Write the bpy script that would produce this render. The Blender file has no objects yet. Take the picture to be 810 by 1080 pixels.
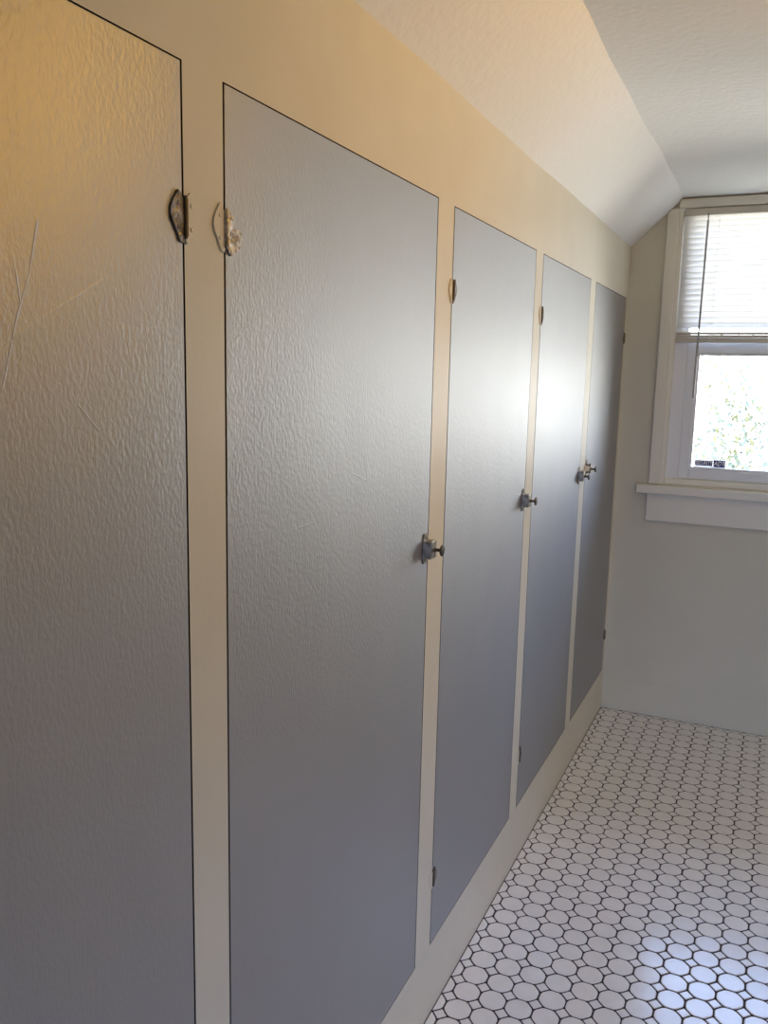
import bpy, bmesh, math, random
from mathutils import Vector, Matrix
random.seed(7)
SC = bpy.context.scene
COL = SC.collection
PI = math.pi

# ------------------------------------------------------------------ sizes
L = 3.832            # end wall
W = 2.14             # right wall
BACK = -1.6          # wall behind the viewer
ZB, ZT = 0.188, 1.835        # closet doors, bottom and top
ZK = 2.048           # knee wall height
XS, ZC = 0.203, 2.233        # where the slope meets the flat ceiling
DOORS = [(0.10, 0.8166), (0.8927, 1.5992), (1.6869, 2.3275), (2.4021, 3.0558), (3.143, 3.7929)]

# ------------------------------------------------------------------ mesh helpers
def obj(name, bm, mat, parent=None, smooth=False, bevel=0.0, seg=2):
    me = bpy.data.meshes.new(name)
    bmesh.ops.recalc_face_normals(bm, faces=bm.faces)
    bm.to_mesh(me); bm.free()
    mats = mat if isinstance(mat, (list, tuple)) else [mat]
    for m in mats: me.materials.append(m)
    if smooth:
        for p in me.polygons: p.use_smooth = True
    o = bpy.data.objects.new(name, me); COL.objects.link(o)
    if parent is not None: o.parent = parent
    if bevel:
        b = o.modifiers.new('bevel', 'BEVEL'); b.width = bevel; b.segments = seg
        b.limit_method = 'ANGLE'; b.angle_limit = math.radians(40)
    return o

def empty(name, loc, parent=None):
    o = bpy.data.objects.new(name, None); COL.objects.link(o)
    o.location = loc; o.empty_display_size = .05
    if parent is not None: o.parent = parent
    return o

def tag(o, label, cat, group=None):
    o['label'] = label; o['category'] = cat
    if group: o['group'] = group
    return o

def structure(o):
    o['kind'] = 'structure'; return o

def box(bm, x0, x1, y0, y1, z0, z1, mi=0):
    v = [bm.verts.new(p) for p in ((x0,y0,z0),(x1,y0,z0),(x1,y1,z0),(x0,y1,z0),
                                   (x0,y0,z1),(x1,y0,z1),(x1,y1,z1),(x0,y1,z1))]
    for f in ((0,3,2,1),(4,5,6,7),(0,1,5,4),(1,2,6,5),(2,3,7,6),(3,0,4,7)):
        bm.faces.new([v[i] for i in f]).material_index = mi
    return v

def quad(bm, pts, mi=0):
    f = bm.faces.new([bm.verts.new(p) for p in pts]); f.material_index = mi; return f

def tube(bm, pts, r, n=10, caps=True):
    pts = [Vector(p) for p in pts]; rings = []
    for i, p in enumerate(pts):
        d = (pts[min(i+1, len(pts)-1)] - pts[max(i-1, 0)]).normalized()
        a = d.cross(Vector((0,0,1)))
        if a.length < 1e-3: a = d.cross(Vector((1,0,0)))
        a.normalize(); b = d.cross(a)
        rr = r[i] if isinstance(r, (list, tuple)) else r
        rings.append([bm.verts.new(p + a*rr*math.cos(2*PI*k/n) + b*rr*math.sin(2*PI*k/n)) for k in range(n)])
    for A, B in zip(rings, rings[1:]):
        for k in range(n): bm.faces.new((A[k], A[(k+1) % n], B[(k+1) % n], B[k]))
    if caps:
        bm.faces.new(rings[0][::-1]); bm.faces.new(rings[-1])

def prism_x(bm, outline, x0, x1):
    """outline in (y, z), extruded along x"""
    a = [bm.verts.new((x0, y, z)) for y, z in outline]
    b = [bm.verts.new((x1, y, z)) for y, z in outline]
    bm.faces.new(a[::-1]); bm.faces.new(b)
    n = len(a)
    for i in range(n): bm.faces.new((a[i], a[(i+1) % n], b[(i+1) % n], b[i]))

# ------------------------------------------------------------------ materials
def mat(name, color=(.8,.8,.8), rough=.5, metal=0.0, spec=.5):
    m = bpy.data.materials.new(name); m.use_nodes = True
    b = m.node_tree.nodes['Principled BSDF']
    b.inputs['Base Color'].default_value = (*color, 1)
    b.inputs['Roughness'].default_value = rough
    b.inputs['Metallic'].default_value = metal
    b.inputs['Specular IOR Level'].default_value = spec
    return m

def node(m, t, **kw):
    n = m.node_tree.nodes.new(t)
    for k, v in kw.items():
        if k in n.inputs: n.inputs[k].default_value = v
        else: setattr(n, k, v)
    return n
def lnk(m, a, b): m.node_tree.links.new(a, b)
def bsdf(m): return m.node_tree.nodes['Principled BSDF']

def coords(m, scale=(1,1,1)):
    tc = node(m, 'ShaderNodeTexCoord'); mp = node(m, 'ShaderNodeMapping')
    mp.inputs['Scale'].default_value = scale
    lnk(m, tc.outputs['Object'], mp.inputs['Vector'])
    return mp.outputs['Vector']

def add_bump(m, layers, dist=.002, strength=.4):
    """layers: (scale, vector scale, weight, detail)"""
    acc = None
    for sc, vs, w, det in layers:
        t = node(m, 'ShaderNodeTexNoise'); t.inputs['Scale'].default_value = sc
        t.inputs['Detail'].default_value = det
        lnk(m, coords(m, vs), t.inputs['Vector'])
        mu = node(m, 'ShaderNodeMath', operation='MULTIPLY'); mu.inputs[1].default_value = w
        lnk(m, t.outputs['Fac'], mu.inputs[0])
        if acc is None: acc = mu.outputs[0]
        else:
            ad = node(m, 'ShaderNodeMath', operation='ADD')
            lnk(m, acc, ad.inputs[0]); lnk(m, mu.outputs[0], ad.inputs[1]); acc = ad.outputs[0]
    bp = node(m, 'ShaderNodeBump'); bp.inputs['Distance'].default_value = dist
    bp.inputs['Strength'].default_value = strength
    lnk(m, acc, bp.inputs['Height']); lnk(m, bp.outputs['Normal'], bsdf(m).inputs['Normal'])

def mottle(m, c1, c2, scale=4, lo=.35, hi=.65, vs=(1,1,1), det=3):
    t = node(m, 'ShaderNodeTexNoise'); t.inputs['Scale'].default_value = scale; t.inputs['Detail'].default_value = det
    lnk(m, coords(m, vs), t.inputs['Vector'])
    r = node(m, 'ShaderNodeValToRGB')
    r.color_ramp.elements[0].position = lo; r.color_ramp.elements[1].position = hi
    r.color_ramp.elements[0].color = (*c1, 1); r.color_ramp.elements[1].color = (*c2, 1)
    lnk(m, t.outputs['Fac'], r.inputs['Fac']); lnk(m, r.outputs['Color'], bsdf(m).inputs['Base Color'])

M_frame = mat('cream_frame_paint', (.74,.70,.64), .42)
mottle(M_frame, (.70,.665,.555), (.73,.695,.585), 6)
add_bump(M_frame, [(30, (1,1,.35), 1, 3), (160, (1,1,1), .25, 2)], .0012, .35)
M_wall = mat('off_white_wall_paint', (.60,.565,.51), .6)
mottle(M_wall, (.655,.63,.525), (.675,.65,.545), 5)
add_bump(M_wall, [(60, (1,1,1), 1, 3)], .001, .3)
M_right = mat('beige_wall_paint', (.74,.65,.52), .6)
add_bump(M_right, [(60, (1,1,1), 1, 3)], .001, .3)
M_ceil = mat('white_textured_ceiling', (.84,.84,.82), .8, spec=.25)
add_bump(M_ceil, [(55, (1,1,1), 1, 4), (9, (1,1,1), .8, 2)], .0035, .5)
M_door = mat('grey_gloss_door_paint', (.265,.262,.268), .44, spec=.8)
bsdf(M_door).inputs['IOR'].default_value = 2.5
bsdf(M_door).inputs['Anisotropic'].default_value = .6
tg = node(M_door, 'ShaderNodeCombineXYZ'); tg.inputs[2].default_value = 1
lnk(M_door, tg.outputs[0], bsdf(M_door).inputs['Tangent'])
mottle(M_door, (.170,.170,.176), (.188,.188,.194), 3, vs=(1,1,.6))
add_bump(M_door, [(210, (1,1,.55), 1.0, 3), (60, (1,1,.3), .35, 2), (7, (1,1,.5), 1.8, 1)], .0012, .6)
M_trim = mat('cream_trim_paint', (.80,.77,.68), .4)
add_bump(M_trim, [(40, (1,1,1), 1, 2)], .0008, .25)
M_vinyl = mat('white_vinyl', (.80,.81,.83), .35)
M_blind = mat('white_blind_plastic', (.80,.79,.76), .4)
M_rail = mat('beige_blind_rail', (.60,.56,.48), .45)
M_tile = mat('glazed_white_tile', (.72,.70,.69), .17)
mottle(M_tile, (.83,.81,.79), (.88,.86,.84), 22, .3, .7, det=1)
add_bump(M_tile, [(14, (1,1,1), 1, 1)], .0012, .25)
M_grout = mat('dark_grout', (.055,.048,.050), .9, spec=.2)
M_metal = mat('tarnished_nickel', (.52,.49,.44), .45, 1.0)
mottle(M_metal, (.20,.17,.13), (.50,.46,.40), 90, .35, .7)
M_dark = mat('dark_aged_metal', (.10,.085,.065), .42, .85)
M_hpaint = mat('scraped_paint_on_metal', (.4,.37,.33), .32, .5)
mottle(M_hpaint, (.20,.17,.14), (.62,.58,.52), 120, .38, .62)
add_bump(M_hpaint, [(150, (1,1,1), 1, 3)], .0025, .9)
M_hdull = mat('grey_paint_over_hinge', (.22,.18,.15), .22, .1)
mottle(M_hdull, (.12,.085,.06), (.30,.26,.23), 70, .35, .6)
add_bump(M_hdull, [(110, (1,1,1), 1, 2)], .003, 1.0)
M_edge = mat('door_edge_gap_shade', (.045,.032,.02), .8)  # gap shade put into the colour of the door's side faces
M_cord = mat('grey_clear_plastic', (.36,.35,.34), .25)
M_bark = mat('bark', (.16,.13,.10), .9)
M_leafA = mat('pale_green_leaf', (.115,.125,.07), .6)
M_leafB = mat('grey_green_leaf', (.12,.125,.09), .6)
M_black = mat('rebate_painted_shade', (.008,.006,.004), .9)  # black rebate colour, painted shade that keeps the door gaps dark

# thin translucent slats
M_slat = bpy.data.materials.new('translucent_white_slat'); M_slat.use_nodes = True
nt = M_slat.node_tree; b = nt.nodes['Principled BSDF']
b.inputs['Base Color'].default_value = (.86,.85,.82,1); b.inputs['Roughness'].default_value = .4
tr = nt.nodes.new('ShaderNodeBsdfTranslucent'); tr.inputs['Color'].default_value = (.50,.49,.465,1)
mx = nt.nodes.new('ShaderNodeMixShader'); mx.inputs[0].default_value = .38
nt.links.new(b.outputs[0], mx.inputs[1]); nt.links.new(tr.outputs[0], mx.inputs[2])
nt.links.new(mx.outputs[0], nt.nodes['Material Output'].inputs[0])

# thin window glass
M_glass = bpy.data.materials.new('window_glass'); M_glass.use_nodes = True
nt = M_glass.node_tree; nt.nodes.remove(nt.nodes['Principled BSDF'])
tr = nt.nodes.new('ShaderNodeBsdfTransparent'); tr.inputs[0].default_value = (.97,.98,.97,1)
gl = nt.nodes.new('ShaderNodeBsdfGlossy'); gl.inputs['Roughness'].default_value = .02
fr = nt.nodes.new('ShaderNodeFresnel'); fr.inputs[0].default_value = 1.3
mx = nt.nodes.new('ShaderNodeMixShader')
nt.links.new(fr.outputs[0], mx.inputs[0]); nt.links.new(tr.outputs[0], mx.inputs[1]); nt.links.new(gl.outputs[0], mx.inputs[2])
nt.links.new(mx.outputs[0], nt.nodes['Material Output'].inputs[0])

# ------------------------------------------------------------------ floor: octagon and dot mosaic
P = 0.0655; OX, OY = 0.0562, 1.7435
bm = bmesh.new()
quad(bm, [(0,BACK,0),(W,BACK,0),(W,L,0),(0,L,0)], 1)
quad(bm, [(0,BACK,-.03),(0,L,-.03),(W,L,-.03),(W,BACK,-.03)], 1)
EDGE = .003
def clip(poly, axis, val, keep_less):
    out = []
    for i in range(len(poly)):
        a, c = poly[i], poly[(i+1) % len(poly)]
        ia = (a[axis] <= val) == keep_less; ic = (c[axis] <= val) == keep_less
        if ia: out.append(a)
        if ia != ic:
            t = (val-a[axis])/(c[axis]-a[axis])
            out.append((a[0]+t*(c[0]-a[0]), a[1]+t*(c[1]-a[1])))
    return out
def tile(poly):
    poly = clip(poly, 0, EDGE, False)
    if poly: poly = clip(poly, 1, L-EDGE-.004, True)
    if len(poly) < 3: return
    cx = sum(p[0] for p in poly)/len(poly); cy = sum(p[1] for p in poly)/len(poly)
    tx, ty, h = random.gauss(0, .004), random.gauss(0, .004), .0016
    def ring(inset, z):
        r = []
        for x, y in poly:
            d = math.hypot(x-cx, y-cy) or 1
            k = max(.1, 1-inset/d)
            X, Y = cx+(x-cx)*k, cy+(y-cy)*k
            r.append(bm.verts.new((X, Y, z + (tx*(X-cx)+ty*(Y-cy) if z > .001 else 0))))
        return r
    a, b2, c = ring(0, .0001), ring(.0006, .0011), ring(.0024, h)
    n = len(poly)
    for A, B in ((a, b2), (b2, c)):
        for i in range(n): bm.faces.new((A[i], A[(i+1) % n], B[(i+1) % n], B[i])).material_index = 0
    bm.faces.new(c).material_index = 0
G = .0020
def octagon(cx, cy):
    a = P/2 - G; q = a*.415; r = []
    for x, y in ((a,-q),(a,q),(q,a),(-q,a),(-a,q),(-a,-q),(-q,-a),(q,-a)): r.append((cx+x, cy+y))
    out = []                                  # soften the corners a little
    for i in range(8):
        p0, p, p1 = r[i-1], r[i], r[(i+1) % 8]
        out.append((p[0]+(p0[0]-p[0])*.16, p[1]+(p0[1]-p[1])*.16))
        out.append((p[0]+(p1[0]-p[0])*.16, p[1]+(p1[1]-p[1])*.16))
    return out
jmin, jmax = int((0.6-OY)/P)-1, int((L-OY)/P)+2
for i in range(-1, int(W/P)+1):
    for j in range(jmin, jmax):
        cx = OX+i*P+random.gauss(0, .0003); cy = OY+j*P+random.gauss(0, .0003)
        if cx+P/2 < W-.002: tile(octagon(cx, cy))
        dx, dy, d = OX+(i+.5)*P, OY+(j+.5)*P, .0192-G*1.5
        if dx+d < W-.002: tile([(dx+d,dy),(dx,dy+d),(dx-d,dy),(dx,dy-d)])
structure(obj('floor', bm, [M_tile, M_grout]))

# ------------------------------------------------------------------ left wall: face frame with five openings
bm = bmesh.new()
def wq(y0, y1, z0, z1, x=0.0, mi=0): quad(bm, [(x,y0,z0),(x,y1,z0),(x,y1,z1),(x,y0,z1)], mi)
ys = [BACK] + [v for d in DOORS for v in d] + [L]
GAP = .0031
wq(BACK, L, ZT, ZK+.03)                         # header board
for i in range(0, len(ys)-1, 2): wq(ys[i], ys[i+1], ZB-.03, ZT)
for y0, y1 in DOORS:                        # rebates the doors sit in
    D = -.026
    for a, c in (((y0,ZB),(y1,ZB)), ((y1,ZB),(y1,ZT)), ((y1,ZT),(y0,ZT)), ((y0,ZT),(y0,ZB))):
        quad(bm, [(0,*a),(0,*c),(D,*c),(D,*a)], 1)
    wq(y0, y1, ZB, ZT, D, 1)
bmesh.ops.remove_doubles(bm, verts=bm.verts, dist=1e-5)
wl = obj('wall_left', bm, [M_frame, M_black]); structure(wl)
bm = bmesh.new(); box(bm, -.026, .0004, BACK, L, 0, ZB)
structure(obj('baseboard_left', bm, M_frame))

# ------------------------------------------------------------------ other walls and ceiling
WX0, WX1, WZ0, WZ1 = .187, 1.013, 1.052, 2.222          # window opening in the end wall
bm = bmesh.new()
T = .11
DX = .872                                               # the second window of the pair
for x0, x1, z0, z1 in ((-.03, WX0, 0, ZC+.05), (WX1, WX0+DX, 0, ZC+.05), (WX1+DX, W+.05, 0, ZC+.05), (WX0, WX1, 0, WZ0), (WX0, WX1, WZ1, ZC+.05), (WX0+DX, WX1+DX, 0, WZ0), (WX0+DX, WX1+DX, WZ1, ZC+.05)):
    box(bm, x0, x1, L, L+T, z0, z1)
bmesh.ops.remove_doubles(bm, verts=bm.verts, dist=1e-5)
structure(obj('wall_end', bm, M_wall))
bm = bmesh.new(); box(bm, W, W+.05, BACK, L, 0, ZK); structure(obj('wall_right', bm, M_right))
bm = bmesh.new(); box(bm, -.03, W+.05, BACK-.05, BACK, 0, ZC); structure(obj('wall_back', bm, M_right))
bm = bmesh.new(); box(bm, .0005, W-.0005, L-.003, L-.0002, .0005, .152); structure(obj('baseboard_end', bm, M_wall, bevel=.001))
# ceiling: slope, flat, slope; edges slightly wavy like old plaster
bm = bmesh.new(); N = 60; prev = None
for k in range(N+1):
    y = BACK-.02 + (L+.06-BACK+.02)*k/N
    w1, w2 = .003*math.sin(y*5.1)+.002*math.sin(y*13), .003*math.sin(y*4+1)+.002*math.sin(y*11)
    row = []
    for x, z in ((-.012, ZK-.011+w1*.5), (XS*.5, (ZK+ZC)/2), (XS+w2, ZC), (W-XS, ZC), (W+.012, ZK-.011), (W+.03, ZC+.06), (-.03, ZC+.06)):
        row.append(bm.verts.new((x, y, z)))
    if prev:
        n = len(row)
        for i in range(n): bm.faces.new((prev[i], row[i], row[(i+1) % n], prev[(i+1) % n]))
    prev = row
ce = obj('ceiling', bm, M_ceil); structure(ce)

# ------------------------------------------------------------------ closet doors
HINGE_Z = (1.668, .358)
def leaf(outline, x0=.0006, x1=.0034):
    bm = bmesh.new(); prism_x(bm, outline, x0, x1); return bm
BUTTERFLY = [(0,.020),(.004,.021),(.007,.025),(.0115,.029),(.015,.024),(.021,.016),(.025,.008),(.0255,.001),(.023,-.006),(.018,-.013),(.0135,-.020),(.009,-.027),(.004,-.029),(.0,-.022)]
BROKEN = [(0,.019),(.009,.021),(.013,.016),(.0125,.008),(.017,.002),(.027,.002),(.034,.000),(.034,-.012),(.029,-.021),(.021,-.026),(.010,-.031),(.004,-.027),(0,-.020)]
def ridge(bm, pts, w=.0012, h=.00022):
    for (y0, z0), (y1, z1) in zip(pts, pts[1:]):
        d = Vector((y1-y0, z1-z0)); n = Vector((-d.y, d.x)).normalized()*w
        A = [(.0003,y0+n.x,z0+n.y),(.0003,y1+n.x,z1+n.y),(h+.0003,y1,z1),(h+.0003,y0,z0)]
        B = [(.0003,y0-n.x,z0-n.y),(h+.0003,y0,z0),(h+.0003,y1,z1),(.0003,y1-n.x,z1-n.y)]
        quad(bm, A); quad(bm, B)

def hinge(root, y, z, side, oy, kind, scale=1.0):
    """side +1: the door lies on +y of the barrel"""
    h = empty('hinge', (0, y-oy, z), root)
    bm = bmesh.new()
    for k, (a, c) in enumerate(((-.021,-.0072),(-.0068,.0068),(.0072,.021))):
        tube(bm, [(.0032,0,a*scale),(.0032,0,c*scale)], .0036, 12)
    tube(bm, [(.0032,0,-.0235*scale),(.0032,0,.0235*scale)], .0024, 10)
    obj('barrel', bm, M_dark if kind != 'worn' else M_hpaint, h, smooth=False, bevel=.0005)
    shape = BROKEN if kind == 'worn' else BUTTERFLY
    if side < 0: shape = [(-a, c) for a, c in shape][::-1]
    bm = leaf([(a*scale, c*scale) for a, c in shape])
    for sy, sz in ((.012, .014), (.012, -.012)):
        tube(bm, [(.003,side*sy*scale,sz*scale),(.0044,side*sy*scale,sz*scale)], [.0032,.0022], 10)
    obj('door_leaf', bm, M_hpaint if kind == 'worn' else M_hdull, h, bevel=.0008)
    shape = BUTTERFLY if side < 0 else [(-a, c) for a, c in BUTTERFLY][::-1]
    bm = leaf([(a*scale*.96, c*scale) for a, c in shape], -.0002, .0026)
    for sy, sz in ((.012, .014), (.012, -.012)):
        tube(bm, [(.0015,-side*sy*scale,sz*scale),(.0036,-side*sy*scale,sz*scale)], [.0032,.0022], 10)
    o = obj('frame_leaf', bm, M_frame, h, bevel=.0007); o['label'] = 'hinge leaf painted over in cream'
    return h

def latch(root, y, z, side, oy):
    """rim latch on the door edge; side +1: stile lies on +y"""
    h = empty('latch', (0, y-oy, z), root)
    s = side
    bm = bmesh.new()                        # plate with two screw ears
    prism_x(bm, [(-.012*s-.014,-.017),(-.012*s-.010,-.031),(-.012*s+.010,-.031),(-.012*s+.014,-.017),(-.012*s+.014,.017),(-.012*s+.010,.031),(-.012*s-.010,.031),(-.012*s-.014,.017)], .0006, .0030)
    for e in (-1, 1): tube(bm, [(.003,-.012*s,e*.0235),(.0046,-.012*s,e*.0235)], [.0040,.0030], 12)
    obj('plate', bm, M_metal, h, bevel=.0006)
    bm = bmesh.new(); box(bm, .0028, .0205, -.012*s-.0155, -.012*s+.0155, -.0185, .0165)
    obj('case', bm, M_metal, h, bevel=.0010)
    bm = bmesh.new()
    ya, yb = sorted((-.012*s+.0155*s, .012*s))
    box(bm, .006, .014, ya-.002, yb, -.006, .006)
    obj('bolt', bm, M_dark, h, bevel=.0008)
    bm = bmesh.new()                        # strike on the stile, painted over
    ya, yb = sorted((.0055*s, .023*s)); box(bm, .0004, .0038, ya, yb, -.013, .013)
    ya, yb = sorted((.012*s, .018*s)); box(bm, .0035, .0165, ya, yb, -.009, .009)
    o = obj('strike', bm, M_trim, h, bevel=.001); o['label'] = 'cream painted strike plate'
    bm = bmesh.new()                        # turned knob pointing into the room
    prof = [(.0200,.0055),(.0215,.0055),(.0225,.0036),(.0300,.0032),(.0325,.0050),(.0345,.0110),(.0362,.0122),(.0378,.0118),(.0388,.0085),(.0390,.0015)]
    tube(bm, [(x, -.006*s, -.002) for x, r in prof], [r for x, r in prof], 20)
    obj('knob', bm, M_dark, h, smooth=True)

def door(i, label, hinges, lat, scratches=()):
    y0, y1 = DOORS[i]; y0 += GAP; y1 -= GAP; z0, z1 = ZB+GAP*.6, ZT-GAP*.55
    root = empty('closet_door', (0, y0, 0)); tag(root, label, 'door', 'grey closet doors along the knee wall'); root['kind'] = 'thing'
    bm = bmesh.new()
    box(bm, -.019, .0003, 0, y1-y0, z0, z1); bm.normal_update()
    for f in bm.faces:
        if abs(f.normal.x) < .5: f.material_index = 1
    p = obj('panel', bm, [M_door, M_edge], root, bevel=.0009)
    if scratches:
        for s in scratches:
            bm = bmesh.new(); ridge(bm, [(a-y0, c) for a, c in s])
            bmesh.ops.remove_doubles(bm, verts=bm.verts, dist=1e-5)
            o = obj('scratch', bm, M_door, root); o['label'] = 'raised scratch line under the grey paint'
    return root, y0, y1

SCR1 = [[(.545,1.505),(.575,1.527),(.610,1.548),(.640,1.563),(.690,1.590)],
        [(.555,1.480),(.575,1.545),(.590,1.580),(.602,1.630)],
        [(.645,1.462),(.672,1.435)], [(.575,1.585),(.579,1.555)]]
r, a, c = door(0, 'grey closet door with long diagonal scratches and a butterfly hinge at its upper right', None, None, SCR1)
for z in HINGE_Z: hinge(r, DOORS[0][1]-.0015, z, -1, a, 'plain')
latch(r, DOORS[0][0], 1.155, -1, a)
SCR2 = [[(.905,1.53),(.94,1.552),(.985,1.575)], [(1.25,1.335),(1.30,1.318),(1.33,1.326)], [(1.29,1.36),(1.305,1.322)], [(1.06,1.27),(1.12,1.272)]]
r, a, c = door(1, 'second grey closet door', None, None, SCR2)
r['label'] = 'grey closet door with a scraped broken silver hinge at its upper left'
hinge(r, DOORS[1][0]+.0015, HINGE_Z[0], 1, a, 'worn'); hinge(r, DOORS[1][0]+.0015, HINGE_Z[1], 1, a, 'plain')
latch(r, DOORS[1][1]-.0075, 1.150, 1, a)
r, a, c = door(2, 'middle grey closet door of the five, hinged at its left and latched at its right', None, None)
for z in HINGE_Z: hinge(r, DOORS[2][0]+.0015, z, 1, a, 'plain', .85)
latch(r, DOORS[2][1]-.0075, 1.158, 1, a)
r, a, c = door(3, 'fourth grey closet door from the camera, next to the narrow door in the corner', None, None)
for z in HINGE_Z: hinge(r, DOORS[3][0]+.0015, z, 1, a, 'plain', .9)
latch(r, DOORS[3][1]-.0075, 1.154, 1, a)
r, a, c = door(4, 'farthest grey closet door in the corner beside the window wall', None, None)
for z in HINGE_Z: hinge(r, DOORS[4][1]-.0015, z, -1, a, 'plain', .9)
latch(r, DOORS[4][0]+.0075, 1.170, -1, a)

# ------------------------------------------------------------------ window
def wbox(name, boxes, m, bevel=.002, parent=None):
    bm = bmesh.new()
    for q in boxes: box(bm, *q)
    return obj(name, bm, m, parent, bevel=bevel)
JX0, JX1 = .205, .995
def make_window(name, x, first):
    win = empty(name, (x, L, 0)); structure(win)
    cas = [(1.013,WX0+DX,-.020,-.0003,1.0525,2.190)] if first else [(1.013,1.0585,-.020,-.0003,1.0525,2.190)]
    if first: cas = [(.1415,.187,-.020,-.0003,1.0525,2.190)] + cas
    wbox('casing', cas, M_trim, .003, win)
    wbox('head_casing', [(.187,1.013+(.046 if first else 0),-.024,-.0003,2.1905,2.226)], M_trim, .003, win)
    wbox('jamb', [(.187,JX0,-.012,.11,1.0525,2.1900), (JX1,1.013,-.012,.11,1.0525,2.1900), (JX0,JX1,-.004,.11,2.1875,2.2215)], M_trim, .002, win)
    tr = []                                  # vinyl tracks inside the jamb
    for s, x in ((1, JX0), (-1, JX1)):
        for d0, d1, t in ((.020,.0245,.022),(.0245,.030,.036),(.030,.0355,.048),(.0355,.066,.050),(.066,.0705,.053),(.0705,.1,.018),(.1,.106,.022)):
            xa, xb = sorted((x, x+s*t)); tr.append((xa, xb, d0, d1, 1.0785, 2.1870))
    wbox('side_track', tr, M_vinyl, .001, win)
    wbox('stool', [(.094 if first else .188,1.058 if first else 1.106,-.045,-.0003,1.012,1.0485), (WX0,WX1,-.0003,.11,1.030,1.0525)], M_trim, .004, win)
    wbox('inner_sill', [(JX0,JX1,.012,.11,1.0525,1.078)], M_trim, .002, win)
    wbox('apron', [(.139 if first else .188,1.058,-.018,-.0003,.891,1.0118)], M_trim, .003, win)
    def sash(z0, z1, d0, d1, st, br, tp, SX0=.2555, SX1=.9445):      # lower sash in front, upper sash behind
        s = wbox('sash', [(SX0,SX0+st,d0,d1,z0,z1),(SX1-st,SX1,d0,d1,z0,z1),(SX0+st,SX1-st,d0,d1,z0,z0+br),(SX0+st,SX1-st,d0,d1,z1-tp,z1)], M_vinyl, .003, win)
        wbox('glazing_bead', [(SX0+st,SX0+st+.010,d0+.006,d1-.004,z0+br,z1-tp),(SX1-st-.010,SX1-st,d0+.006,d1-.004,z0+br,z1-tp),
             (SX0+st+.010,SX1-st-.010,d0+.006,d1-.004,z0+br,z0+br+.008),(SX0+st+.010,SX1-st-.010,d0+.006,d1-.004,z1-tp-.008,z1-tp)], M_vinyl, .001, s)
        bm = bmesh.new(); box(bm, SX0+st+.001, SX1-st-.001, d0+.015, d0+.018, z0+br, z1-tp)
        obj('pane', bm, M_glass, s)
    sash(1.0785, 1.655, .037, .0655, .040, .044, .046)
    sash(1.628, 2.1870, .071, .099, .024, .044, .018, .2235, .9765)
    return win
win = make_window('window_1', 0, True)
win2 = make_window('window_2', DX, False)

# ------------------------------------------------------------------ blind
bl = empty('window_blind', (0, L, 0)); tag(bl, 'white horizontal slat blind half raised over the window', 'blind')
BX0, BX1 = .207, .993
wbox('head_rail', [(BX0,BX1,-.018,.012,2.160,2.1868)], M_rail, .002, bl)
def slats():
  bm = bmesh.new(); z = 2.153; step = .0226
  while z > 1.715:
      tilt = math.radians(66); w = .0265; n = 5; rows = []
      for k in range(n):
          t = -1+2*k/(n-1); u = t*w/2; bow = .0014*(1-t*t)
          y = -.003 - (u*math.cos(tilt) + bow*math.sin(tilt)); zz = z + u*math.sin(tilt)*1 - bow*math.cos(tilt)*-1
          sag = random.gauss(0, .0004)
          rows.append((bm.verts.new((BX0+.003, y, zz)), bm.verts.new((BX1-.003, y, zz+sag))))
      for A, B in zip(rows, rows[1:]): bm.faces.new((A[0], A[1], B[1], B[0]))
      z -= step
  return bm
obj('slats', slats(), M_slat, bl, smooth=True)
obj('blind_slats', slats(), M_slat, win2, smooth=True)
wbox('bottom_rail', [(BX0,BX1,-.016,.010,1.652,1.672),(BX0,BX1,-.014,.008,1.674,1.684),(BX0,BX1,-.015,.009,1.6855,1.695)], M_rail, .002, bl)
bm = bmesh.new()
for x in (.345, .60, .855):
    for d in (-.0175, .0105): tube(bm, [(x, d, 2.162),(x, d, 1.66)], .0007, 6)
    for k in range(7):                                   # cord bunched over the raised stack
        tube(bm, [(x-.010+.004*k, -.0185, 1.655+.006*(k % 3)),(x-.004+.004*k, -.0190, 1.690-.004*(k % 2))], .0008, 6)
obj('ladder_cord', bm, M_blind, bl)
bm = bmesh.new()
tube(bm, [(.301,-.022,2.168),(.301,-.024,2.150)], .0030, 8)
tube(bm, [(.301,-.024,2.139),(.300,-.030,1.80),(.298,-.034,1.425)], .0042, 8)
tube(bm, [(.301,-.0235,2.152),(.301,-.0235,2.136)], .0016, 8)
o = obj('tilt_wand', bm, M_cord, bl); o['label'] = 'grey plastic tilt wand'

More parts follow.
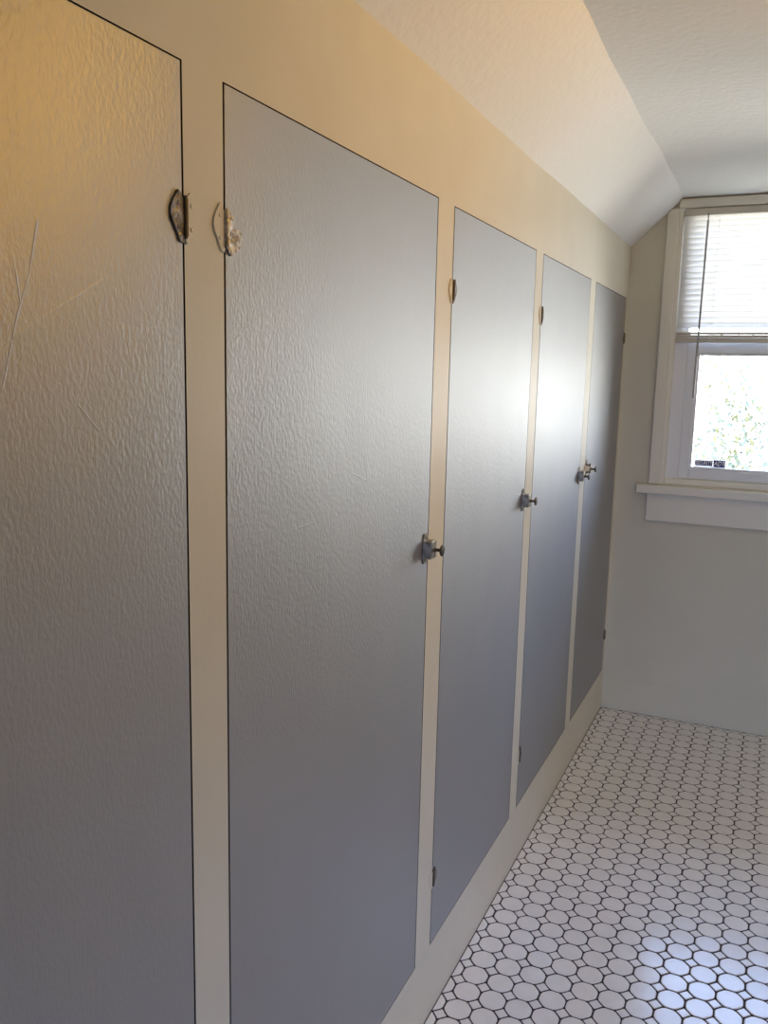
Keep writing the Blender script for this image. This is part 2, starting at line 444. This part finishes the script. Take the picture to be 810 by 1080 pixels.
# ------------------------------------------------------------------ sticker on the lower pane
st = empty('security_sticker', (.314, L+.0508, 1.127)); tag(st, 'small blue and white security sticker on the lower left of the window pane', 'sticker')
M_sw = mat('sticker_white', (.92,.92,.95), .4); M_sb = mat('sticker_blue', (.012,.016,.16), .4)
def srect(name, x0, x1, z0, z1, d, m):
    bm = bmesh.new(); box(bm, x0, x1, d-.0003, d, z0, z1); return obj(name, bm, m, st)
bm = bmesh.new(); quad(bm, [(0,0,0),(.131,0,0),(.131,0,.042),(0,0,.042)]); obj('backing', bm, M_slat, st)
srect('blue_field', .006, .076, .0105, .0325, -.0004, M_sb)
srect('logo_field', .080, .126, .007, .036, -.0004, M_sb)
def lettering(s, x, z, size, sx, m, shear=0.0, off=0.0):
    cu = bpy.data.curves.new('lettering', 'FONT'); cu.body = s; cu.size = size; cu.shear = shear; cu.extrude = .0001; cu.offset = off
    cu.align_x = 'CENTER'; cu.align_y = 'CENTER'
    t = bpy.data.objects.new('lettering_source', cu); COL.objects.link(t)
    dg = bpy.context.evaluated_depsgraph_get(); dg.update()
    me = bpy.data.meshes.new_from_object(t.evaluated_get(dg)); bpy.data.objects.remove(t)
    me.materials.clear(); me.materials.append(m)
    o = bpy.data.objects.new('lettering', me); COL.objects.link(o); o.parent = st
    o.rotation_euler = (PI/2, 0, 0); o.location = (x, -.0009, z); o.scale = (sx, 1, 1)
lettering('SECURITY', .041, .0215, .0215, .69, M_sw, 0, .0006)
lettering('ADT', .103, .0215, .0265, .85, M_sw, .25, .0006)

# ------------------------------------------------------------------ trees beyond the window
def tree(label, x, y, zc, rad, h, n, mleaf, seed):
    rn = random.Random(seed)
    root = empty('garden_tree', (x, y, -3.2)); tag(root, label, 'tree', 'trees beyond the window')
    bm = bmesh.new(); top = zc+3.2
    tube(bm, [(0,0,0),(.05,.03,top*.4),(-.03,.02,top*.75),(.0,.0,top+h*.5)], [.16,.12,.09,.03], 9)
    for k in range(9):
        a = rn.uniform(0, 2*PI); z0 = top-h*.5+h*.1*k
        tube(bm, [(0,0,z0),(rad*.45*math.cos(a), rad*.45*math.sin(a), z0+h*.16),(rad*.85*math.cos(a), rad*.85*math.sin(a), z0+h*.25)], [.045,.028,.010], 6)
    obj('trunk', bm, M_bark, root)
    bm = bmesh.new()
    cl = [(Vector((rn.gauss(0,.42)*rad, rn.gauss(0,.42)*rad, rn.gauss(0,.40)*h)), rn.uniform(.22,.45)*rad) for _ in range(46)]
    for _ in range(n):
        c0, cr = rn.choice(cl)
        p = c0 + Vector((rn.gauss(0,1), rn.gauss(0,1), rn.gauss(0,1)))*cr*.55 + Vector((0,0,top))
        s = rn.uniform(.022,.045)
        R = Matrix.Rotation(rn.uniform(0,2*PI), 3, 'Z') @ Matrix.Rotation(rn.uniform(-1.1,1.1), 3, 'X')
        pts = [R @ Vector(q)*s + p for q in ((0,-1,0),(.38,-.35,.08),(.42,.2,.1),(0,1,0),(-.42,.2,.1),(-.38,-.35,.08))]
        vs = [bm.verts.new(q) for q in pts]
        bm.faces.new((vs[0],vs[1],vs[2],vs[3])); bm.faces.new((vs[0],vs[3],vs[4],vs[5]))
    obj('foliage', bm, mleaf, root)
tree('pale leafy tree seen low through the bare window pane', .05, 9.2, -.15, 1.7, 1.7, 22000, M_leafA, 3)
tree('taller grey green tree farther beyond the window pane', 4.6, 16.5, .5, 1.8, 2.0, 9000, M_leafB, 5)

# ------------------------------------------------------------------ light: daylight through the window, one warm bulb, an added cool fill
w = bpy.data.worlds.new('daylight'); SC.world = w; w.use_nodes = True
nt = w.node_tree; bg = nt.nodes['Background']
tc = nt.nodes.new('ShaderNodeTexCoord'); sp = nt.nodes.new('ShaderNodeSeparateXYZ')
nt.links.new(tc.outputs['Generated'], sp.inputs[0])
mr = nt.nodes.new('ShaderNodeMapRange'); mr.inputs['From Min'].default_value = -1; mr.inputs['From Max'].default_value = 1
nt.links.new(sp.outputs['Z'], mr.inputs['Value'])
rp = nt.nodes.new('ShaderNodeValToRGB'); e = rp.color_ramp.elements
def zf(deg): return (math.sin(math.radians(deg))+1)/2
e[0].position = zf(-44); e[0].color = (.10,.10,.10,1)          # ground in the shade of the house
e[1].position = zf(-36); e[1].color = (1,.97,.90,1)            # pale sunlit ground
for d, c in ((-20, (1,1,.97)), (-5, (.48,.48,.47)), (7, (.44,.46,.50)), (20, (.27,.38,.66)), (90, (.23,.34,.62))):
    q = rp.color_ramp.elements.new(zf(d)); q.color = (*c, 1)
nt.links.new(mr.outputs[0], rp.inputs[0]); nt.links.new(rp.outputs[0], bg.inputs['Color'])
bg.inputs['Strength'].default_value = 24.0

def area(name, loc, rot, sx, sy, energy, color=(1,1,1), portal=False, spread=180):
    l = bpy.data.lights.new(name, 'AREA'); l.shape = 'RECTANGLE'; l.size = sx; l.size_y = sy
    l.energy = energy; l.color = color
    l.spread = math.radians(spread)
    if portal: l.cycles.is_portal = True
    o = bpy.data.objects.new(name, l); COL.objects.link(o); o.location = loc; o.rotation_euler = rot
    return o
area('window_portal', (.6, L+.14, 1.63), (-PI/2, 0, 0), .80, 1.16, 1, portal=True)
area('window_portal', (.6+DX, L+.14, 1.63), (-PI/2, 0, 0), .80, 1.16, 1, portal=True)
def bulb(name, loc, energy, color, r):
    l = bpy.data.lights.new(name, 'POINT'); l.energy = energy; l.color = color; l.shadow_soft_size = r
    o = bpy.data.objects.new(name, l); COL.objects.link(o); o.location = loc; return o
l = bpy.data.lights.new('warm_shaded_lamp', 'SPOT'); l.energy = 25; l.color = (1,.49,.008); l.shadow_soft_size = .06
l.spot_size = math.radians(150); l.spot_blend = .85
o = bpy.data.objects.new('warm_shaded_lamp', l); COL.objects.link(o); o.location = (1.17, 1.58, 2.12)
o.rotation_euler = Vector((-1, .22, -.36)).to_track_quat('-Z', 'Y').to_euler()
area('added_cool_fill', (.95, BACK+.25, .62), (PI/2-.55, 0, 0), 1.0, 1.0, 27, (.38,.56,1), spread=100)  # added fill behind the camera for the lower doors, no window there

# ------------------------------------------------------------------ camera
cd = bpy.data.cameras.new('camera'); cam = bpy.data.objects.new('camera', cd); COL.objects.link(cam)
fwd = Vector((-0.41065604,0.89745301,-0.16105813)); rt = Vector((0.90759491,0.41926445,0.02210884)); up = Vector((-0.08736759,0.13709641,0.98669726))
cam.matrix_world = Matrix(((rt.x,up.x,-fwd.x,.6306),(rt.y,up.y,-fwd.y,0),(rt.z,up.z,-fwd.z,1.5),(0,0,0,1)))
cd.sensor_fit = 'VERTICAL'; cd.sensor_height = 36; cd.lens = 899.5851/1080*36; cd.clip_start = .02
SC.camera = cam

SC.view_settings.view_transform = 'Standard'; SC.view_settings.look = 'None'
SC.view_settings.gamma = 1; SC.view_settings.use_curve_mapping = False
SC.view_settings.exposure = -0.20
cy = SC.cycles
cy.max_bounces = 14; cy.diffuse_bounces = 8; cy.glossy_bounces = 4; cy.transparent_max_bounces = 12; cy.transmission_bounces = 8
cy.caustics_reflective = False; cy.caustics_refractive = False
cy.use_denoising = True
